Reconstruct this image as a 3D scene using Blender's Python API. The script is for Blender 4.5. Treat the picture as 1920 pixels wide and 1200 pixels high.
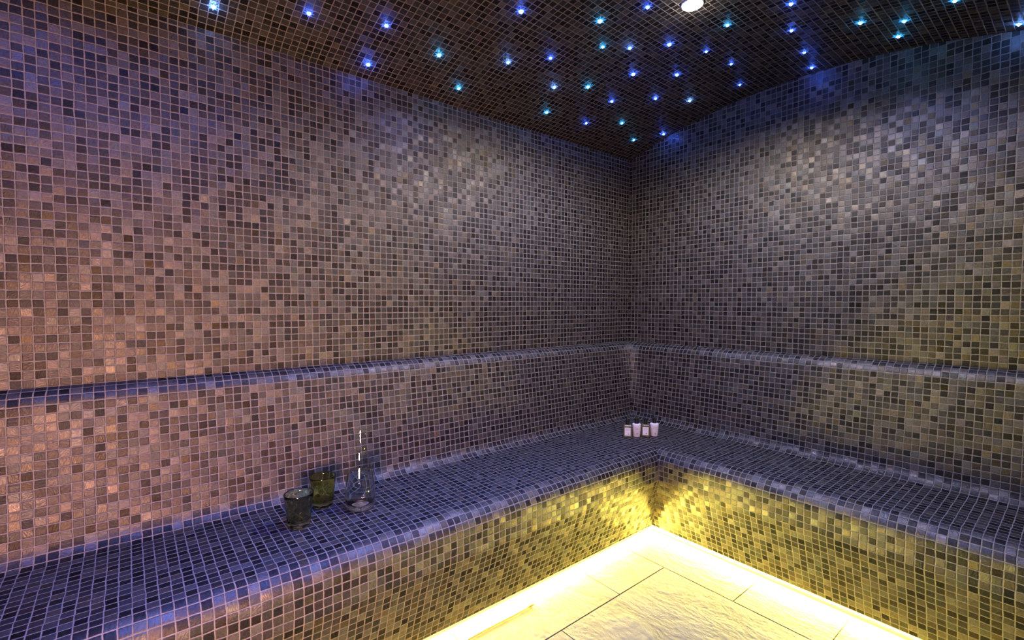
import bpy, bmesh, math, random
from mathutils import Vector, Matrix

for o in list(bpy.data.objects):
    bpy.data.objects.remove(o, do_unlink=True)
SC = bpy.context.scene
COL = SC.collection
rng = random.Random(7)

# ------------------------------------------------------------------ camera
F_ = Vector((-0.77527409, 0.63058682, -0.03619873))
R_ = Vector((0.63094379, 0.77582605, 0.0019697))
U_ = Vector((-0.02932599, 0.02131231, 0.99934267))
CAM = Vector((1.87895, -2.49523, 1.2075))
cd = bpy.data.cameras.new('camera')
cd.sensor_fit = 'HORIZONTAL'
cd.sensor_width = 36.0
cd.lens = 888.0755 / 1920.0 * 36.0
cd.clip_start = 0.01
cam = bpy.data.objects.new('camera', cd)
COL.objects.link(cam)
cam.matrix_world = Matrix(((R_.x, U_.x, -F_.x, CAM.x), (R_.y, U_.y, -F_.y, CAM.y), (R_.z, U_.z, -F_.z, CAM.z), (0, 0, 0, 1)))
SC.camera = cam

# ------------------------------------------------------------------ world, exposure, large lights
w = bpy.data.worlds.new('world')
SC.world = w
w.use_nodes = True
w.node_tree.nodes['Background'].inputs[0].default_value = (0.55, 0.5, 0.6, 1)
w.node_tree.nodes['Background'].inputs[1].default_value = 0.02
SC.view_settings.view_transform = 'Standard'
SC.view_settings.look = 'None'
SC.view_settings.gamma = 1.0
SC.view_settings.exposure = 0.06
SC.view_settings.use_curve_mapping = False


def lamp(name, kind, loc, power, color, target=None, **kw):
    d = bpy.data.lights.new(name, kind)
    d.energy = power
    d.color = color
    for k, v in kw.items():
        setattr(d, k, v)
    o = bpy.data.objects.new(name, d)
    COL.objects.link(o)
    o.location = loc
    if target is not None:
        o.rotation_euler = (Vector(target) - Vector(loc)).to_track_quat('-Z', 'Y').to_euler()
    return o


# warm light falling in through the open doorway behind the camera
lamp('doorway_light', 'AREA', (2.25, -3.0, 0.80), 53.0, (1.0, 0.48, 0.36), target=(0.0, -2.95, 0.74), size=0.4, spread=math.radians(130))
# fibre stars over the front half of the room, out of the frame
for i, (x, y, z) in enumerate([(1.2, -1.45, 2.26), (1.5, -1.9, 2.22), (0.95, -1.9, 2.27), (1.3, -2.4, 2.25), (0.6, -2.3, 2.25), (0.45, -2.75, 2.23), (1.0, -2.9, 2.27), (1.6, -2.9, 2.2)]):
    lamp('star_glow', 'SPOT', (x, y, z), 78.0 if x > 0.7 and -2.0 < y else 36.0, (0.035, 0.14, 1.0), target=(x, y, 0), spot_size=math.radians(150 if x < 0.7 else 100), spot_blend=0.9, shadow_soft_size=0.02)


# ------------------------------------------------------------------ materials
def mat(name):
    m = bpy.data.materials.new(name)
    m.use_nodes = True
    nt = m.node_tree
    return m, nt, nt.nodes['Principled BSDF']


def plain(name, color, rough=0.5, metal=0.0, spec=0.5, emit=None, strength=0.0, trans=0.0, ior=1.45):
    m, nt, b = mat(name)
    b.inputs['Base Color'].default_value = (*color, 1)
    b.inputs['Roughness'].default_value = rough
    b.inputs['Metallic'].default_value = metal
    b.inputs['Specular IOR Level'].default_value = spec
    b.inputs['IOR'].default_value = ior
    b.inputs['Transmission Weight'].default_value = trans
    if emit:
        b.inputs['Emission Color'].default_value = (*emit, 1)
        b.inputs['Emission Strength'].default_value = strength
    return m


class N:
    """small helper for wiring nodes"""
    def __init__(s, nt): s.nt = nt
    def new(s, t, **kw):
        n = s.nt.nodes.new(t)
        for k, v in kw.items(): setattr(n, k, v)
        return n
    def put(s, sock, v):
        if isinstance(v, bpy.types.NodeSocket): s.nt.links.new(v, sock)
        else: sock.default_value = v
    def m(s, op, a, b=0.0, c=0.0):
        n = s.new('ShaderNodeMath', operation=op)
        s.put(n.inputs[0], a); s.put(n.inputs[1], b); s.put(n.inputs[2], c)
        return n.outputs[0]
    def v(s, op, a, b=(0, 0, 0)):
        n = s.new('ShaderNodeVectorMath', operation=op)
        s.put(n.inputs[0], a)
        if op == 'SCALE': s.put(n.inputs['Scale'], b)
        elif op not in ('FLOOR', 'FRACTION', 'ABSOLUTE'): s.put(n.inputs[1], b)
        return n.outputs[0]
    def noise(s, vec, scale, detail=2.0, rough=0.5, color=False, dist=0.0):
        n = s.new('ShaderNodeTexNoise')
        s.put(n.inputs['Vector'], vec)
        n.inputs['Scale'].default_value = scale
        n.inputs['Detail'].default_value = detail
        n.inputs['Roughness'].default_value = rough
        n.inputs['Distortion'].default_value = dist
        return n.outputs['Color' if color else 'Fac']
    def sep(s, vec):
        n = s.new('ShaderNodeSeparateXYZ'); s.put(n.inputs[0], vec); return n.outputs
    def comb(s, x, y, z=0.0):
        n = s.new('ShaderNodeCombineXYZ'); s.put(n.inputs[0], x); s.put(n.inputs[1], y); s.put(n.inputs[2], z); return n.outputs[0]
    def ramp(s, f, stops, mode='LINEAR'):
        n = s.new('ShaderNodeValToRGB'); s.put(n.inputs[0], f)
        cr = n.color_ramp; cr.interpolation = mode
        while len(cr.elements) < len(stops): cr.elements.new(0.5)
        for e, (p, c) in zip(cr.elements, stops):
            e.position = p; e.color = (*c, 1)
        return n.outputs[0]
    def smooth(s, x, a, b):
        n = s.new('ShaderNodeMapRange', interpolation_type='SMOOTHSTEP')
        s.put(n.inputs[0], x); n.inputs[1].default_value = a; n.inputs[2].default_value = b
        return n.outputs[0]
    def mix(s, f, a, b, blend='MIX'):
        n = s.new('ShaderNodeMix', data_type='RGBA', blend_type=blend)
        s.put(n.inputs[0], f); s.put(n.inputs[6], a); s.put(n.inputs[7], b)
        return n.outputs[2]


def mosaic():
    """small split-face slate mosaic; the UV map counts tiles"""
    m, nt, b = mat('slate_mosaic')
    g = N(nt)
    uv = g.new('ShaderNodeUVMap', uv_map='UVMap').outputs[0]
    warp = g.v('MULTIPLY', g.v('SUBTRACT', g.noise(uv, 0.55, 1.0, color=True), (0.5, 0.5, 0.5)), (0.17, 0.17, 0.0))
    p = g.v('ADD', uv, warp)
    cell = g.v('FLOOR', p)
    f = g.v('SUBTRACT', g.v('FRACTION', p), (0.5, 0.5, 0.5))
    wn = g.new('ShaderNodeTexWhiteNoise', noise_dimensions='3D')
    g.put(wn.inputs['Vector'], g.v('ADD', cell, (0.37, 0.21, 0.5)))
    rv = wn.outputs['Value']
    rc = g.sep(wn.outputs['Color'])
    wn2 = g.new('ShaderNodeTexWhiteNoise', noise_dimensions='3D')
    g.put(wn2.inputs['Vector'], g.v('ADD', cell, (7.13, 3.7, 1.5)))
    r2 = g.sep(wn2.outputs['Color'])
    fx, fy, _ = g.sep(f)
    ax, ay = g.m('ABSOLUTE', fx), g.m('ABSOLUTE', fy)
    mx = g.m('SMOOTH_MAX', ax, ay, 0.07)
    half = g.m('ADD', g.m('MULTIPLY', g.m('SUBTRACT', rc[0], 0.5), 0.035), 0.458)
    wob = g.m('MULTIPLY', g.m('SUBTRACT', g.noise(uv, 4.0, 2.0), 0.5), 0.07)
    d = g.m('ADD', g.m('SUBTRACT', half, mx), wob)
    mask = g.smooth(d, -0.012, 0.03)
    # stone colours, one draw per tile
    base = g.ramp(rv, [(0.0, (0.030, 0.029, 0.028)), (0.3, (0.055, 0.053, 0.050)), (0.6, (0.088, 0.084, 0.079)), (0.85, (0.125, 0.118, 0.109)), (1.0, (0.165, 0.153, 0.138))])
    tint = g.ramp(rc[2], [(0.0, (0.92, 1.0, 1.0)), (0.4, (1.0, 1.0, 1.0)), (0.7, (1.05, 0.99, 0.95)), (0.93, (1.08, 1.01, 0.90)), (0.975, (1.12, 1.02, 0.80)), (1.0, (1.18, 1.02, 0.72))])
    # cleft grain runs its own way in every tile
    ang = g.m('MULTIPLY', r2[0], 3.1)
    ca, sa = g.m('COSINE', ang), g.m('SINE', ang)
    gx = g.m('ADD', g.m('MULTIPLY', fx, ca), g.m('MULTIPLY', fy, sa))
    gy = g.m('SUBTRACT', g.m('MULTIPLY', fy, ca), g.m('MULTIPLY', fx, sa))
    off = g.v('SCALE', wn2.outputs['Color'], 37.0)
    gv = g.v('ADD', g.comb(g.m('MULTIPLY', gx, 1.7), g.m('MULTIPLY', gy, 5.0)), off)
    grain = g.noise(gv, 1.6, 4.0, 0.62, dist=0.6)
    fine = g.noise(uv, 9.0, 3.0, 0.6)
    shade = g.m('ADD', g.m('ADD', g.m('MULTIPLY', grain, 1.5), g.m('MULTIPLY', fine, 0.7)), -0.08)
    col = g.mix(1.0, g.mix(1.0, base, tint, 'MULTIPLY'), g.comb(shade, shade, shade), 'MULTIPLY')
    gn = g.noise(uv, 1.3, 3.0, 0.6)
    grout = g.ramp(gn, [(0.3, (0.195, 0.178, 0.160)), (0.7, (0.265, 0.240, 0.215))])
    nt.links.new(g.mix(mask, grout, col), b.inputs['Base Color'])
    rough = g.m('ADD', g.m('MULTIPLY', r2[1], 0.18), 0.37)
    rough = g.m('ADD', rough, g.m('MULTIPLY', g.m('SUBTRACT', fine, 0.5), 0.25))
    mr = g.new('ShaderNodeMix', data_type='FLOAT')
    g.put(mr.inputs[0], mask); mr.inputs[2].default_value = 0.85; g.put(mr.inputs[3], rough)
    nt.links.new(mr.outputs[0], b.inputs['Roughness'])
    ms = g.new('ShaderNodeMix', data_type='FLOAT')
    g.put(ms.inputs[0], mask); ms.inputs[2].default_value = 0.25
    ms.inputs[3].default_value = 0.12
    mt = g.new('ShaderNodeMix', data_type='FLOAT')
    g.put(mt.inputs[0], mask); mt.inputs[2].default_value = 0.0; mt.inputs[3].default_value = 0.85
    nt.links.new(mt.outputs[0], b.inputs['Metallic'])
    b.inputs['Specular Tint'].default_value = (0.3, 0.3, 0.3, 1)
    nt.links.new(ms.outputs[0], b.inputs['Specular IOR Level'])
    b.inputs['IOR'].default_value = 1.5
    # relief: pillowed tile, tilted a little, cleft surface
    tilt = g.m('ADD', g.m('MULTIPLY', fx, g.m('SUBTRACT', rc[0], 0.5)), g.m('MULTIPLY', fy, g.m('SUBTRACT', rc[1], 0.5)))
    h = g.m('ADD', g.m('MULTIPLY', g.smooth(d, -0.03, 0.10), 0.3), g.m('MULTIPLY', tilt, 0.9))
    h = g.m('ADD', h, g.m('MULTIPLY', g.m('MULTIPLY', grain, mask), 0.75))
    h = g.m('ADD', h, g.m('MULTIPLY', fine, 0.16))
    bp = g.new('ShaderNodeBump')
    bp.inputs['Strength'].default_value = 0.85
    bp.inputs['Distance'].default_value = 0.0022
    nt.links.new(h, bp.inputs['Height'])
    nt.links.new(bp.outputs[0], b.inputs['Normal'])
    return m


def floor_stone():
    m, nt, b = mat('cleft_limestone')
    g = N(nt)
    co = g.new('ShaderNodeTexCoord').outputs['Object']
    st = g.v('MULTIPLY', co, (1.0, 1.9, 1.0))
    n1 = g.noise(st, 5.0, 6.0, 0.65, dist=0.8)
    n2 = g.noise(st, 26.0, 5.0, 0.6)
    col = g.ramp(n1, [(0.25, (0.24, 0.205, 0.11)), (0.5, (0.32, 0.275, 0.15)), (0.75, (0.37, 0.325, 0.19))])
    nt.links.new(col, b.inputs['Base Color'])
    b.inputs['Roughness'].default_value = 0.7
    b.inputs['Specular IOR Level'].default_value = 0.35
    h = g.m('ADD', g.m('MULTIPLY', n1, 1.0), g.m('MULTIPLY', n2, 0.35))
    bp = g.new('ShaderNodeBump')
    bp.inputs['Strength'].default_value = 0.9
    bp.inputs['Distance'].default_value = 0.016
    nt.links.new(h, bp.inputs['Height'])
    nt.links.new(bp.outputs[0], b.inputs['Normal'])
    return m


M_TILE = mosaic()
M_FLOOR = floor_stone()
M_JOINT = plain('floor_joint', (0.10, 0.075, 0.045), 0.9)
M_PLASTER = plain('shadow_gap_render', (0.86, 0.85, 0.82), 0.8)
M_ALU = plain('brushed_aluminium', (0.6, 0.6, 0.6), 0.35, 1.0)
M_LED = plain('led_diffuser', (0.9, 0.9, 0.8), 0.5, emit=(1.0, 0.82, 0.14), strength=420.0)
M_BLACK = plain('black_plastic', (0.012, 0.012, 0.013), 0.32)
M_CABLE = plain('tan_rubber', (0.30, 0.20, 0.04), 0.6)
M_WHITE_METAL = plain('white_bezel', (0.8, 0.78, 0.74), 0.4)
M_GLASS = plain('clear_glass', (0.99, 1.0, 0.985), 0.0, trans=1.0, ior=1.47)
def thin_glass(name, tint, gloss):
    """a blown wall too thin to bend light: clear, with a Fresnel sheen"""
    m = bpy.data.materials.new(name)
    m.use_nodes = True
    nt = m.node_tree
    nt.nodes.remove(nt.nodes['Principled BSDF'])
    g = N(nt)
    tr = g.new('ShaderNodeBsdfTransparent'); tr.inputs[0].default_value = (*tint, 1)
    gl = g.new('ShaderNodeBsdfGlossy'); gl.inputs['Roughness'].default_value = 0.03; gl.inputs[0].default_value = (gloss, gloss, gloss, 1)
    fr = g.new('ShaderNodeFresnel')
    bk = g.new('ShaderNodeNewGeometry').outputs['Backfacing']
    g.put(fr.inputs[0], g.m('SUBTRACT', 1.5, g.m('MULTIPLY', bk, 1.5 - 1 / 1.5)))
    mx = g.new('ShaderNodeMixShader')
    g.put(mx.inputs[0], g.m('MULTIPLY', fr.outputs[0], 1.6))
    nt.links.new(tr.outputs[0], mx.inputs[1]); nt.links.new(gl.outputs[0], mx.inputs[2])
    nt.links.new(mx.outputs[0], nt.nodes['Material Output'].inputs[0])
    return m


M_THIN = thin_glass('thin_clear_glass', (0.93, 0.95, 0.92), 1.0)
M_WATER = plain('water', (1, 1, 1), 0.0, trans=1.0, ior=1.33)
M_OLIVE = plain('olive_glass', (0.80, 0.76, 0.26), 0.02, trans=1.0, ior=1.48)
M_SMOKE = plain('smoky_green_glass', (0.68, 0.68, 0.35), 0.02, trans=1.0, ior=1.48)
M_AMBER = plain('brown_olive_glass', (0.13, 0.10, 0.03), 0.12, spec=0.7)
M_AMBER2 = plain('grey_olive_glass', (0.14, 0.135, 0.06), 0.12, spec=0.7)
M_CREAM = plain('white_plastic', (0.80, 0.76, 0.72), 0.35)
M_LABEL = plain('paper_label', (0.82, 0.79, 0.76), 0.6)
M_INK = plain('grey_ink', (0.25, 0.25, 0.28), 0.7)


# ------------------------------------------------------------------ mesh helpers
def obj(name, bm, material, parent=None, smooth=False, **props):
    me = bpy.data.meshes.new(name)
    bmesh.ops.recalc_face_normals(bm, faces=bm.faces)
    bm.to_mesh(me)
    bm.free()
    for mm in (material if isinstance(material, (list, tuple)) else [material]):
        me.materials.append(mm)
    if smooth:
        for pl in me.polygons: pl.use_smooth = True
    o = bpy.data.objects.new(name, me)
    COL.objects.link(o)
    if parent is not None: o.parent = parent
    for k, v in props.items(): o[k] = v
    return o


def surf(name, rows, uvs, material, parent=None, smooth=True, **props):
    """a sheet from a grid of points and a grid of UVs"""
    bm = bmesh.new()
    lay = bm.loops.layers.uv.new('UVMap')
    add_sheet(bm, lay, rows, uvs)
    bmesh.ops.remove_doubles(bm, verts=bm.verts, dist=1e-5)
    return obj(name, bm, material, parent, smooth, **props)


def add_sheet(bm, lay, rows, uvs):
    vs = [[bm.verts.new(p) for p in r] for r in rows]
    for i in range(len(rows) - 1):
        for j in range(len(rows[0]) - 1):
            try:
                fc = bm.faces.new((vs[i][j], vs[i][j + 1], vs[i + 1][j + 1], vs[i + 1][j]))
            except ValueError:
                continue
            for lp, (a, c) in zip(fc.loops, ((i, j), (i, j + 1), (i + 1, j + 1), (i + 1, j))):
                lp[lay].uv = uvs[a][c]


def empty(name, loc, label=None, cat=None, group=None, rot=(0, 0, 0)):
    o = bpy.data.objects.new(name, None)
    COL.objects.link(o)
    o.location = loc
    o.rotation_euler = rot
    o.empty_display_size = 0.05
    if label: o['label'] = label
    if cat: o['category'] = cat
    if group: o['group'] = group
    return o


def lathe(profile, seg=48, wave=None):
    """closed profile (r, z) turned about z"""
    bm = bmesh.new()
    rings = []
    for k, (r, z) in enumerate(profile):
        if r < 1e-6:
            rings.append([bm.verts.new((0, 0, z))])
        else:
            ring = []
            for i in range(seg):
                a = 2 * math.pi * i / seg
                rr = r + (wave(k, a, r, z) if wave else 0.0)
                ring.append(bm.verts.new((rr * math.cos(a), rr * math.sin(a), z)))
            rings.append(ring)
    for a, b in zip(rings, rings[1:]):
        n = max(len(a), len(b))
        for i in range(n):
            j = (i + 1) % n
            q = [a[i % len(a)], a[j % len(a)], b[j % len(b)], b[i % len(b)]]
            q2 = []
            for v in q:
                if v not in q2: q2.append(v)
            if len(q2) > 2: bm.faces.new(q2)
    return bm


def box(lo, hi, bevel=0.0, seg=2):
    bm = bmesh.new()
    bmesh.ops.create_cube(bm, size=1.0)
    for v in bm.verts:
        v.co = Vector([(lo[i] + hi[i]) / 2 + v.co[i] * (hi[i] - lo[i]) for i in range(3)])
    if bevel:
        bmesh.ops.bevel(bm, geom=list(bm.edges), offset=bevel, segments=seg, profile=0.5, affect='EDGES')
    return bm


def smoothstep(t):
    t = max(0.0, min(1.0, t))
    return t * t * (3 - 2 * t)


def fillet(pts, radii, n=9):
    """polyline with rounded corners"""
    out = [Vector(pts[0])]
    for i in range(1, len(pts) - 1):
        p, a, c = Vector(pts[i]), Vector(pts[i - 1]), Vector(pts[i + 1])
        r = radii[i]
        u, v = (a - p).normalized(), (c - p).normalized()
        th = u.angle(v)
        t = r / math.tan(th / 2)
        s, e = p + u * t, p + v * t
        cen = p + (u + v).normalized() * (r / math.sin(th / 2))
        a0, a1 = (s - cen), (e - cen)
        tot = a0.angle_signed(a1)
        for k in range(n + 1):
            q = a0.copy()
            q.rotate(Matrix.Rotation(-tot * k / n, 2))
            out.append(cen + q)
    out.append(Vector(pts[-1]))
    return out


# ------------------------------------------------------------------ room
W, H_SPRING, RISE = 1.922, 2.106, 0.1706
LEDGE = 0.965
Y0 = -3.35                       # wall behind the camera
PU_L, PH_L = 0.0251, 1.772       # tile pitch and phase along the left wall
PU_R, PH_R = 0.0249, 1.187       # along the end wall
PV = 0.025
RAD = (W * W / 4 + RISE * RISE) / (2 * RISE)


def arch(x):
    return H_SPRING + RISE - RAD + math.sqrt(max(RAD * RAD - (x - W / 2) ** 2, 0))


def lin(a, b, n): return [a + (b - a) * i / n for i in range(n + 1)]


def uL(y): return (-y - PH_L) / PU_L + 400.0
def uR(x): return (x - PH_R) / PU_R + 900.0


ys = lin(Y0, 0.0, 30)
zs = lin(0.0, H_SPRING, 16)
surf('wall_left', [[(0, y, z) for y in ys] for z in zs], [[(uL(y), (z - LEDGE) / PV) for y in ys] for z in zs], M_TILE, smooth=False, kind='structure')
xs = lin(0.0, W, 32)
ts = lin(0, 1, 16)
surf('wall_right', [[(x, 0, arch(x) * t) for x in xs] for t in ts], [[(uR(x), (arch(x) * t - LEDGE) / PV) for x in xs] for t in ts], M_TILE, smooth=False, kind='structure')
surf('wall_front', [[(x, Y0, arch(x) * t) for x in xs] for t in ts], [[(uR(x) + 300, (arch(x) * t - LEDGE) / PV) for x in xs] for t in ts], M_TILE, smooth=False, kind='structure')


def ang(x): return math.asin((x - W / 2) / RAD)


ths = lin(ang(0), ang(W), 48)
zc = H_SPRING + RISE - RAD
surf('ceiling', [[(W / 2 + RAD * math.sin(t), y, zc + RAD * math.cos(t)) for y in ys] for t in ths],
     [[(uL(y) + 700, RAD * (t - ths[0]) / PV + 50) for y in ys] for t in ths], M_TILE, kind='structure')
# fourth wall, with the doorway the photograph is taken from
DY0, DY1, DZ = -3.05, -1.95, 2.03
bm = bmesh.new()
lay = bm.loops.layers.uv.new('UVMap')
for a, b_, c, d_ in ((Y0, DY0, 0, DZ), (DY1, 0, 0, DZ), (Y0, DY0, DZ, H_SPRING), (DY0, DY1, DZ, H_SPRING), (DY1, 0, DZ, H_SPRING)):
    yy = [a, b_]
    zz = [c, d_]
    add_sheet(bm, lay, [[(W, y, z) for y in yy] for z in zz], [[(uL(y) + 1500, (z - LEDGE) / PV) for y in yy] for z in zz])
bmesh.ops.remove_doubles(bm, verts=bm.verts, dist=1e-5)
obj('wall_near', bm, M_TILE, kind='structure')
fr = box((W, DY0 - 0.04, 0), (W + 0.09, DY0, DZ + 0.04), 0.003)
for lo, hi in (((W, DY1, 0), (W + 0.09, DY1 + 0.04, DZ + 0.04)), ((W, DY0, DZ), (W + 0.09, DY1, DZ + 0.04))):
    t_ = box(lo, hi, 0.003)
    me_ = bpy.data.meshes.new('tmp'); t_.to_mesh(me_); t_.free(); fr.from_mesh(me_)
obj('door_1', fr, M_ALU, kind='structure')

# floor: cleft stone slabs with a border course, joints sunk
JW = 0.0025
joints = [(-0.1, W + 0.1, -0.614 - JW, -0.614 + JW), (0.672 - JW, 0.672 + JW, Y0, -0.614)]
for y in (-0.934, -1.60, -2.26, -2.92): joints.append((-0.1, 0.672, y - 0.0018, y + 0.0018))
for x in (0.989, 1.322, 1.655): joints.append((x - 0.0018, x + 0.0018, -0.614, 0.1))
for y in (-1.275, -1.94, -2.6): joints.append((0.672, W + 0.1, y - 0.0018, y + 0.0018))
bx = sorted({0.0, W} | {v for j in joints for v in j[:2] if 0 < v < W})
by = sorted({Y0, 0.0} | {v for j in joints for v in j[2:] if Y0 < v < 0})


def refine(a, step=0.25):
    out = []
    for p, q in zip(a, a[1:]):
        n = max(1, int((q - p) / step))
        out += [p + (q - p) * i / n for i in range(n)]
    return out + [a[-1]]


bx, by = refine(bx), refine(by)


def is_joint(i, j):
    x, y = (bx[i] + bx[i + 1]) / 2, (by[j] + by[j + 1]) / 2
    return any(a < x < b_ and c < y < d_ for a, b_, c, d_ in joints)


bm = bmesh.new()
jn = {(i, j): is_joint(i, j) for i in range(len(bx) - 1) for j in range(len(by) - 1)}
for (i, j), g_ in jn.items():
    z = -0.004 if g_ else 0.0
    fc = bm.faces.new([bm.verts.new((bx[a], by[c], z)) for a, c in ((i, j), (i + 1, j), (i + 1, j + 1), (i, j + 1))])
    fc.material_index = 1 if g_ else 0
    for (di, dj, a, c) in ((1, 0, (i + 1, j), (i + 1, j + 1)), (0, 1, (i, j + 1), (i + 1, j + 1))):
        o2 = jn.get((i + di, j + dj))
        if o2 is not None and o2 != g_:
            p, q = (bx[a[0]], by[a[1]]), (bx[c[0]], by[c[1]])
            s = bm.faces.new([bm.verts.new((*p, 0)), bm.verts.new((*q, 0)), bm.verts.new((*q, -0.004)), bm.verts.new((*p, -0.004))])
            s.material_index = 1
bmesh.ops.remove_doubles(bm, verts=bm.verts, dist=1e-6)
obj('floor', bm, [M_FLOOR, M_JOINT], kind='structure')

# ------------------------------------------------------------------ tiled L-shaped bench
DL, DR = 0.058, 0.012            # extra seat depth of the two arms


def profile(dd):
    pts = [(0.0006, 0), (0.055, -0.014), (0.104, -0.456), (0.527 + dd, -0.462), (0.527 + dd, -0.606), (0.435 + dd, -0.885)]
    return fillet(pts, [0, 0.055, 0.052, 0.068, 0.05, 0])


PL, PR = profile(DL), profile(DR)
NP = len(PL)
# densify the seat so that the sheets shade evenly
arc = [0.0]
for a, b_ in zip(PR, PR[1:]): arc.append(arc[-1] + (b_ - a).length)
arcL = [0.0]
for a, b_ in zip(PL, PL[1:]): arcL.append(arcL[-1] + (b_ - a).length)
i_cove = 1 + 10 + 10 - 1         # last point of the cove
i_nose = i_cove + 1 + 9          # last point of the nose
bench = empty('tiled_bench', (0.3, -0.3, 0), 'built-in L-shaped steam room bench tiled in dark slate mosaic, along both walls', 'bench')
INV = Matrix.Translation(-Vector((0.3, -0.3, 0)))


def bench_part(name, i0, i1):
    bm = bmesh.new()
    lay = bm.loops.layers.uv.new('UVMap')
    n = 24
    rows, uvs = [], []
    for i in range(i0, i1 + 1):
        (wl, z), wr = PL[i], PR[i].x
        ra, ua = [], []
        for y in lin(Y0 + 0.004, -wr, n):
            ra.append(INV @ Vector((wl, y, z + LEDGE))); ua.append((uL(y), -arcL[i] / PV + 300))
        rows.append(ra); uvs.append(ua)
    add_sheet(bm, lay, rows, uvs)
    rows, uvs = [], []
    for i in range(i0, i1 + 1):
        (wr, z), wl = PR[i], PL[i].x
        ra, ua = [], []
        for x in lin(wl, W - 0.004, n):
            ra.append(INV @ Vector((x, -wr, z + LEDGE))); ua.append((uR(x), -arc[i] / PV + 300))
        rows.append(ra); uvs.append(ua)
    add_sheet(bm, lay, rows, uvs)
    bmesh.ops.remove_doubles(bm, verts=bm.verts, dist=1e-5)
    o = obj(name, bm, M_TILE, bench, smooth=True)
    # keep the mitre crisp
    me = o.data
    for e in me.edges:
        a, b2 = (me.vertices[k].co for k in e.vertices)
        e.use_edge_sharp = False
    return o


bench_part('backrest', 0, i_cove)
bench_part('seat', i_cove, i_nose)
bench_part('bench_front', i_nose, NP - 1)
# underside and recessed plinth behind the glow
GL, GR, ZB = 0.435 + DL, 0.435 + DR, LEDGE - 0.885
bm = bmesh.new()


def L_strip(bm, wl0, wr0, z0, wl1, wr1, z1):
    a = [(wl0, Y0 + 0.004, z0), (wl0, -wr0, z0), (W - 0.004, -wr0, z0)]
    c = [(wl1, Y0 + 0.004, z1), (wl1, -wr1, z1), (W - 0.004, -wr1, z1)]
    a = [bm.verts.new(INV @ Vector(q)) for q in a]
    c = [bm.verts.new(INV @ Vector(q)) for q in c]
    for k in range(2): bm.faces.new((a[k], a[k + 1], c[k + 1], c[k]))


L_strip(bm, GL, GR, ZB, GL - 0.060, GR - 0.060, ZB)
L_strip(bm, GL - 0.060, GR - 0.060, ZB, GL - 0.060, GR - 0.060, 0.0005)
bmesh.ops.remove_doubles(bm, verts=bm.verts, dist=1e-5)
obj('plinth', bm, M_PLASTER, bench)


# ------------------------------------------------------------------ LED strips under the bench
def led_strip(a, b, label):
    a, b = Vector(a), Vector(b)
    L = (b - a).length
    t = empty('led_strip', (a + b) / 2, label, 'light strip', rot=(0, 0, math.atan2(b.y - a.y, b.x - a.x)))
    obj('channel', box((-L / 2, -0.008, -0.013), (L / 2, 0.0, 0.013), 0.001), M_ALU, t)
    obj('diffuser', box((-L / 2 + 0.003, 0.0, -0.010), (L / 2 - 0.003, 0.003, 0.010), 0.001), M_LED, t)


led_strip((GL - 0.0515, -GR + 0.045, 0.0145), (GL - 0.0515, Y0 + 0.1, 0.0145), 'glowing yellow light strip under the long bench arm with the glassware')
led_strip((W - 0.03, -GR + 0.0515, 0.0145), (GL - 0.045, -GR + 0.0515, 0.0145), 'glowing yellow light strip under the short bench arm by the end wall')

# thin lead lying on the floor in the glare
bm = bmesh.new()
P = [Vector((0.500, y, 0.003)) for y in lin(-2.3, -1.285, 24)]
for k in range(len(P)): P[k].x += 0.0015 * math.sin(k * 0.9)


def tube(bm, path, radii, seg=10):
    rings = []
    for i, p in enumerate(path):
        d = (path[min(i + 1, len(path) - 1)] - path[max(i - 1, 0)]).normalized()
        s = d.cross(Vector((0, 0, 1))); s.normalize()
        u = s.cross(d)
        rings.append([bm.verts.new(p + (s * math.cos(a) + u * math.sin(a)) * radii[i]) for a in (2 * math.pi * k / seg for k in range(seg))])
    for a, b in zip(rings, rings[1:]):
        for k in range(seg): bm.faces.new((a[k], a[(k + 1) % seg], b[(k + 1) % seg], b[k]))
    bm.faces.new(rings[0]); bm.faces.new(rings[-1])


tube(bm, P, [0.0026] * len(P))
cable = empty('cable', (0, 0, 0), 'thin tan cable lying on the floor in the glare beneath the long bench arm', 'cable')
obj('lead', bm, M_CABLE, cable, True)
bm = bmesh.new()
tube(bm, [Vector((0.5, -1.287, 0.0045)), Vector((0.5, -1.27, 0.0045)), Vector((0.502, -1.258, 0.0045))], [0.0042, 0.0042, 0.003])
obj('plug', bm, M_CABLE, cable, True)

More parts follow.
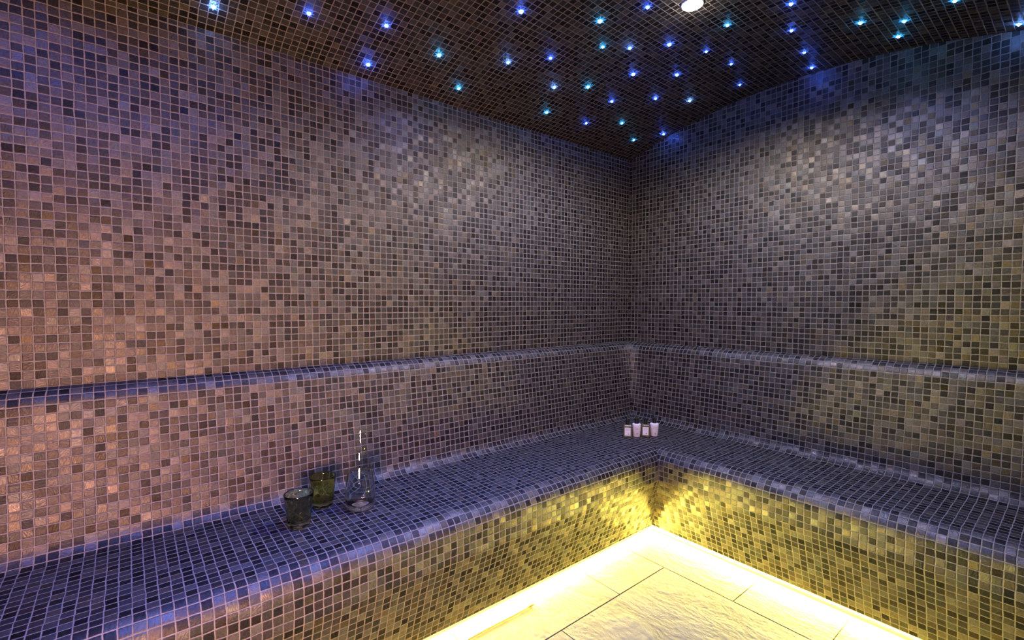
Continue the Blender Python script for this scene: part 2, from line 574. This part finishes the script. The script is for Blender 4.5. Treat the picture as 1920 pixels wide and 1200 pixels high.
# ------------------------------------------------------------------ ceiling star lights
BLUE, CYAN, PALE = (0.035, 0.12, 1.0), (0.03, 0.42, 1.0), (0.12, 0.3, 1.0)
NEAR = 'star lights in the mosaic ceiling'
STARS = [
    # x, y, z, size, colour, label
    (0.098, -2.263, 2.140, 1.0, PALE, 'star light farthest along the long wall, at the extreme left of the ceiling'),
    (0.200, -2.004, 2.171, 1.0, BLUE, 'second star light from the extreme left of the ceiling, near the long wall'),
    (0.268, -1.761, 2.189, 1.0, BLUE, 'third star light from the extreme left, above the bright one touching the long wall'),
    (0.074, -1.749, 2.132, 1.2, BLUE, 'bright blue star light touching the long wall edge, casting a blue patch below it'),
    (0.230, -1.525, 2.179, 1.2, CYAN, 'large cyan star light left of the ceiling centre, with a halo on its tile'),
    (0.104, -1.353, 2.142, 0.7, CYAN, 'tiny greenish cyan star light close to the middle of the long wall edge'),
    (0.559, -1.383, 2.248, 1.6, BLUE, 'biggest and brightest blue star light, near the top edge left of the downlight'),
    (0.321, -1.251, 2.202, 0.9, PALE, 'pale blue star light below the biggest star, leftmost of the middle field'),
    (0.424, -1.109, 2.225, 0.9, BLUE, 'blue star light right beside the pale one, below the gap between the two biggest stars'),
    (0.682, -1.101, 2.263, 1.6, CYAN, 'second biggest star light with a wide azure halo, left of the downlight'),
    (0.585, -0.970, 2.251, 0.8, CYAN, 'small white-blue star light straight below the big azure one'),
    (0.641, -0.867, 2.258, 0.8, PALE, 'small pale star light between the azure star and the deep blue one under the downlight'),
    (0.290, -0.957, 2.195, 0.9, PALE, 'pale star light next on the left to the teal star, midway to the long wall'),
    (0.365, -0.813, 2.212, 1.2, CYAN, 'teal star light with a strong cyan ring in the middle of the ceiling'),
    (0.342, -0.612, 2.207, 1.0, BLUE, 'deep blue star light just below and right of the teal ringed one'),
    (0.533, -0.698, 2.244, 1.5, BLUE, 'large deep blue star light in the centre of the field, right of the teal one'),
    (0.463, -0.422, 2.232, 0.9, BLUE, 'blue star light below the pair of large deep blue ones, left of its white twin'),
    (0.638, -0.514, 2.258, 1.3, BLUE, 'large deep blue star light on the right of the central pair'),
    (0.749, -0.749, 2.269, 1.5, BLUE, 'large royal blue star light nearest below the white downlight'),
    (0.541, -0.239, 2.245, 0.9, PALE, 'white-blue star light near the end wall edge, right of its blue twin'),
    (0.138, -0.861, 2.153, 1.0, CYAN, 'light blue star light near the long wall, leftmost of the low cluster by the corner'),
    (0.157, -0.593, 2.158, 0.8, BLUE, 'small blue star light of the low cluster, nearest the long wall before the corner'),
    (0.238, -0.398, 2.181, 0.8, CYAN, 'small cyan star light of the low cluster, level with the blue one, on its right'),
    (0.157, -0.184, 2.158, 0.7, CYAN, 'tiny cyan star light closest to the room corner'),
    (0.270, -0.056, 2.190, 0.9, BLUE, 'blue star light at the end wall edge by the corner, over a blue patch'),
    (0.833, -1.019, 2.274, 1.1, BLUE, 'blue star light at the top edge directly left of the downlight'),
    (0.811, -0.571, 2.273, 0.55, BLUE, 'faint tiny blue star light right of the royal blue one below the downlight'),
    (0.827, -0.386, 2.273, 0.55, BLUE, 'upper of two faint tiny star lights near the middle of the end wall edge'),
    (0.761, -0.165, 2.269, 0.6, BLUE, 'lower of two faint tiny star lights near the middle of the end wall edge'),
    (0.958, -0.683, 2.277, 0.9, CYAN, 'light blue star light directly right of the downlight'),
    (1.170, -0.649, 2.269, 1.1, BLUE, 'deep blue star light at the top edge, upper of two right of the downlight'),
    (1.102, -0.462, 2.273, 0.9, BLUE, 'blue star light just below the deep blue top edge one, right of the downlight'),
    (1.070, -0.242, 2.274, 0.8, BLUE, 'upper blue star light of the close pair nearing the end wall on the right'),
    (1.040, -0.068, 2.276, 0.9, BLUE, 'lower blue star light of the close pair, touching the end wall edge'),
    (1.298, -0.351, 2.256, 1.2, CYAN, 'cyan star light on the left of the bright cyan trio at the right'),
    (1.411, -0.272, 2.240, 1.0, CYAN, 'cyan star light on the upper right of the bright cyan trio'),
    (1.368, -0.148, 2.247, 1.2, CYAN, 'cyan star light at the bottom of the bright trio, nearest the end wall'),
    (1.558, -0.346, 2.212, 1.0, CYAN, 'light blue star light cut by the top edge at the right end of the ceiling'),
    (1.685, -0.068, 2.181, 0.9, PALE, 'star light at the extreme right of the ceiling, touching the end wall edge'),
]


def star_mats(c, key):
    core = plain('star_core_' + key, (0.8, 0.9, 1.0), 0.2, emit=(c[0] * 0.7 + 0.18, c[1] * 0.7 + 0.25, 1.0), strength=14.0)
    rim = plain('star_glare_' + key, (0.1, 0.2, 0.5), 0.25, emit=c, strength=0.8)  # emitting colour imitates the glare halo around the core
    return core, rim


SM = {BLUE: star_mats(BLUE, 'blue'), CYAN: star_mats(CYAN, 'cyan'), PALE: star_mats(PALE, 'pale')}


def make_star(c):
    t = empty('star_light', (0, 0, 0))
    # local -z points into the room; a faceted crystal with lens glare as an added glowing collar
    bm = lathe([(0.0, -0.0062), (0.0026, -0.0054), (0.0046, -0.003), (0.0052, 0.0)], 8)
    obj('lens', bm, SM[c][0], t)
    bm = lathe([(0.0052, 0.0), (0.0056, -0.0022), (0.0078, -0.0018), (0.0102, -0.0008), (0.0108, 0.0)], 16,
               lambda k, a, r_, z: (0.0 if r_ < 0.007 else (r_ - 0.006) * 0.85 * math.cos(8 * a)))  # spiked outline imitates the glare starburst
    obj('glare_collar', bm, SM[c][1], t)
    return t


PROTO = {}
for x, y, z, s, c, lab in STARS:
    if c not in PROTO:
        t = PROTO[c] = make_star(c)
    else:
        src = PROTO[c]
        t = src.copy(); COL.objects.link(t)
        for ch in list(src.children):
            if ch.type == 'MESH':
                k = ch.copy(); COL.objects.link(k); k.parent = t
    nrm = Vector((W / 2 - x, 0, zc - z)).normalized()
    t.location = Vector((x, y, z)) + nrm * 0.0005
    t.rotation_euler = (-nrm).to_track_quat('Z', 'Y').to_euler()
    sc = 0.62 + 0.62 * s
    t.scale = (sc, sc, sc)
    t['label'] = lab
    t['category'] = 'star light'
    t['group'] = NEAR
    l = lamp('star_glow', 'POINT', Vector((x, y, z)) + nrm * 0.009, 0.22 * s ** 1.6 * (0.55 if c is CYAN else 1.0) * (1.6 if (x < 0.11 or y > -0.1) else 1.0), c, shadow_soft_size=0.004)
    if (s > 1.05 or x > 1.2) and x > 0.11 and y < -0.16:
        lamp('star_beam', 'SPOT', Vector((x, y, z)) + nrm * 0.02, 4.5 * s, (0.06, 0.17, 1.0), target=(x, y, 0), spot_size=math.radians(128), spot_blend=0.8, shadow_soft_size=0.01)

# ------------------------------------------------------------------ downlight
DLX, DLY = 0.941, -0.905
dl = empty('downlight', (DLX, DLY, arch(DLX)), 'round white downlight glowing in the middle of the starry ceiling', 'ceiling light')
obj('bezel', lathe([(0.0345, 0.0), (0.0345, -0.005), (0.036, -0.006), (0.038, -0.004), (0.0385, 0.0)], 48), M_WHITE_METAL, dl, True)
M_LENS = plain('downlight_lens', (0.9, 0.9, 0.9), 0.3, emit=(1.0, 0.88, 0.76), strength=16.0)
obj('lens', lathe([(0.0, -0.016), (0.013, -0.0152), (0.024, -0.0122), (0.031, -0.008), (0.0345, -0.004), (0.0345, 0.0)], 48), M_LENS, dl, True)
lamp('downlight_beam', 'SPOT', (DLX, DLY, arch(DLX) - 0.03), 80.0, (1.0, 0.88, 0.80), target=(DLX, DLY, 0), spot_size=math.radians(165), spot_blend=0.5, shadow_soft_size=0.03)

lamp('downlight_spill', 'POINT', (DLX, DLY, arch(DLX) - 0.028), 0.9, (1.0, 0.88, 0.80), shadow_soft_size=0.012)

# ------------------------------------------------------------------ glassware on the seat
SEAT = LEDGE - 0.4575


def seat_z(x): return LEDGE - 0.456 - 0.006 * (x - 0.104) / 0.48 + 0.0008


# carafe
car = empty('carafe', (0.313, -1.889, seat_z(0.313)), 'clear glass carafe part filled with water, standing on the bench beside the tumblers', 'carafe')
car.scale = (1, 1, 1.03)
outer = [(0.0, 0.0), (0.036, 0.0), (0.043, 0.002), (0.0475, 0.008), (0.0492, 0.020), (0.0495, 0.040), (0.0485, 0.065), (0.046, 0.092), (0.0415, 0.120), (0.0355, 0.145), (0.0295, 0.168), (0.0258, 0.187), (0.0250, 0.200), (0.0268, 0.217), (0.0300, 0.236), (0.0328, 0.2515)]
rim = [(0.0330, 0.2535), (0.0320, 0.2545), (0.0308, 0.2535)]
inner = [(0.0340, 0.145), (0.0400, 0.120), (0.0445, 0.092), (0.0470, 0.065), (0.0480, 0.040), (0.0474, 0.0275), (0.0440, 0.0195), (0.036, 0.0152), (0.0, 0.0130)]


def cutp(prof, n=5):
    """Catmull-Rom resample for a smooth outline"""
    out = []
    P = [prof[0]] + prof + [prof[-1]]
    for i in range(1, len(P) - 2):
        for k in range(n):
            t = k / n
            o = []
            for a in range(2):
                p0, p1, p2, p3 = P[i - 1][a], P[i][a], P[i + 1][a], P[i + 2][a]
                o.append(0.5 * (2 * p1 + (p2 - p0) * t + (2 * p0 - 5 * p1 + 4 * p2 - p3) * t * t + (3 * p1 - p0 - 3 * p2 + p3) * t ** 3))
            out.append((max(o[0], 0.0), o[1]))
    return out + [prof[-1]]


obj('body', lathe(cutp(outer)[1:] + [(0.0326, 0.2540)], 72), M_THIN, car, True)
obj('base', lathe([(0.0, 0.0006), (0.035, 0.0006), (0.0425, 0.0028), (0.0465, 0.0086), (0.0478, 0.0200), (0.0440, 0.0165), (0.034, 0.0125), (0.0, 0.0105)], 72), M_GLASS, car, True)
bm = bmesh.new()
bmesh.ops.create_circle(bm, radius=0.0325, segments=72)
circ = [Vector((0.0325 * math.cos(2 * math.pi * k / 72), 0.0325 * math.sin(2 * math.pi * k / 72), 0.2540)) for k in range(73)]
bm.free()
bm = bmesh.new()
tube(bm, circ, [0.0008] * 73, 8)
obj('rim', bm, M_GLASS, car, True)
wl = 0.124
win = [(r + 0.0002, z) for r, z in inner if z < wl - 0.004 and r > 0]
wprof = [(0.0, 0.0130), *reversed(win)]
wprof = cutp(wprof) + [(0.0394, wl), (0.0, wl)]
obj('water', lathe(wprof, 72), M_WATER, car, True)


# tumblers, moulded with soft dimples
def tumbler(loc, label, material, rz):
    t = empty('tumbler', loc, label, 'glass', 'hammered tumblers on the bench', rot=(0, 0, rz))
    outer = [(0.0, 0.0), (0.022, 0.0), (0.0285, 0.002), (0.0312, 0.007), (0.0325, 0.014), (0.0340, 0.028), (0.0356, 0.042), (0.0372, 0.056), (0.0388, 0.070), (0.0403, 0.083), (0.0414, 0.0925)]
    rim = [(0.0416, 0.0945), (0.0405, 0.0955), (0.0394, 0.0945)]
    inner = [(0.0380, 0.083), (0.0365, 0.070), (0.0349, 0.056), (0.0333, 0.042), (0.0315, 0.028), (0.0285, 0.019), (0.022, 0.0155), (0.0, 0.0145)]
    a = cutp(outer, 4)
    prof = a + cutp(rim, 3) + cutp(inner, 4)
    na = len(a)

    def wave(k, an, r, z):
        if r < 0.02 or z < 0.006 or z > 0.090: return 0.0
        fade = min(1.0, (z - 0.006) / 0.01, (0.090 - z) / 0.012)
        row = z / 0.0125
        sgn = 0.0003 if k < na else -0.0001
        return sgn * fade * math.cos(9 * an + (math.pi if int(row) % 2 else 0)) * math.sin(math.pi * (row % 1.0)) + 0.0005 * fade * math.sin(3 * an + row * 0.7)
    obj('body', lathe(prof, 96, wave), material, t, True)
    t.scale = (1.06, 1.06, 1.11)


tumbler((0.326, -2.090, seat_z(0.326)), 'smoky green dimpled glass tumbler, front one of two and nearest the bench edge', M_SMOKE, 0.3)
tumbler((0.224, -1.986, seat_z(0.224)), 'yellow olive dimpled glass tumbler, rear one of two, next to the carafe', M_OLIVE, 1.1)


# ------------------------------------------------------------------ toiletry bottles in the corner
def rounded_prism(wx, wy, z0, z1, r, taper=1.0, shoulder=0.0):
    bm = bmesh.new()
    pts = []
    for cx, cy, a0 in ((wx / 2 - r, wy / 2 - r, 0), (-wx / 2 + r, wy / 2 - r, 90), (-wx / 2 + r, -wy / 2 + r, 180), (wx / 2 - r, -wy / 2 + r, 270)):
        for k in range(6):
            a = math.radians(a0 + 18 * k)
            pts.append((cx + r * math.cos(a), cy + r * math.sin(a)))
    lev = [(z0, taper * 0.94), (z0 + 0.002, taper), (z1 - shoulder - 0.003, 1.0), (z1 - shoulder * 0.5, 0.97), (z1, 0.72 if shoulder else 0.96)]
    rings = [[bm.verts.new((x * s, y * s, z)) for x, y in pts] for z, s in lev]
    n = len(pts)
    for a, b in zip(rings, rings[1:]):
        for k in range(n): bm.faces.new((a[k], a[(k + 1) % n], b[(k + 1) % n], b[k]))
    bm.faces.new(rings[0]); bm.faces.new(rings[-1])
    return bm


def label_sheet(wd, z0, z1, y, marks, parent):
    o = obj('paper_label', box((-wd / 2, y - 0.0006, z0), (wd / 2, y, z1), 0.0002, 1), M_LABEL, parent)
    for k, (x0, x1, a, b) in enumerate(marks):
        obj('print', box((x0, y - 0.0009, a), (x1, y - 0.0006, b)), M_INK, o)
    obj('print', disc(0.004, 0.019, y - 0.0009, y - 0.0006, 0.003), M_INK, o)
    return o


def disc(x, z, y0, y1, r_):
    bm = lathe([(0.0, 0.0), (r_, 0.0), (r_, y1 - y0), (0.0, y1 - y0)], 14)
    bmesh.ops.transform(bm, matrix=Matrix.Translation((x, y1, z)) @ Matrix.Rotation(math.pi / 2, 4, 'X'), verts=bm.verts)
    return bm


def cap(z, r, h, parent):
    obj('cap', lathe([(0.0, z), (r * 0.98, z), (r, z + 0.001), (r, z + h - 0.002), (r * 0.93, z + h), (0.0, z + h)], 32), M_BLACK, parent, False)
    

def bottle(kind, loc, label, rz, body_mat):
    t = empty('toiletry_bottle', (loc[0], loc[1], loc[2] + 0.0015), label, 'bottle', 'miniature toiletries in the bench corner', rot=(0, 0, rz))
    if kind == 'square':
        obj('body', rounded_prism(0.044, 0.030, 0.0, 0.064, 0.006, 1.0, 0.008), body_mat, t)
        obj('neck', lathe([(0.0095, 0.060), (0.0095, 0.068)], 24), body_mat, t, True)
        cap(0.0665, 0.0105, 0.026, t)
        label_sheet(0.030, 0.010, 0.052, -0.0152, [(-0.012, 0.010, 0.0462, 0.0470), (-0.010, 0.012, 0.0405, 0.0412), (-0.012, 0.004, 0.0355, 0.0361)], t)
    else:
        bm = rounded_prism(0.045, 0.034, 0.0, 0.069, 0.0165, 0.84, 0.004)
        obj('body', bm, M_CREAM, t, True)
        cap(0.069, 0.0112, 0.026, t)
        obj('print', disc(0.004, 0.0185, -0.0171, -0.0155, 0.003), M_INK, t)
        for q in ((-0.008, 0.010, 0.050, 0.0507), (-0.008, 0.010, 0.043, 0.0436)):
            obj('print', box((q[0], -0.0171, q[2]), (q[1], -0.0160, q[3])), M_INK, t)
    return t


def facing(x, y): return math.atan2(CAM.y - y, CAM.x - x) + math.pi / 2


for kind, x, y, lab, mm, tw in ((k_, x_ + 0.022, y_ - 0.031, l_, m_, w_) for k_, x_, y_, l_, m_, w_ in (
        ('square', 0.334, -0.445, 'grey-olive glass toiletry bottle with black cap and white label, first on the left of four', M_AMBER2, 0.05),
        ('round', 0.358, -0.400, 'white plastic toiletry bottle with black cap standing between the two olive ones', M_CREAM, -0.04),
        ('square', 0.386, -0.361, 'brown-olive glass toiletry bottle with black cap and white label, between the two white ones', M_AMBER, 0.02),
        ('round', 0.410, -0.318, 'white plastic toiletry bottle with black cap at the right end of the row', M_CREAM, 0.08))):
    bottle(kind, (x, y, seat_z(x)), lab, facing(x, y) + tw, mm)
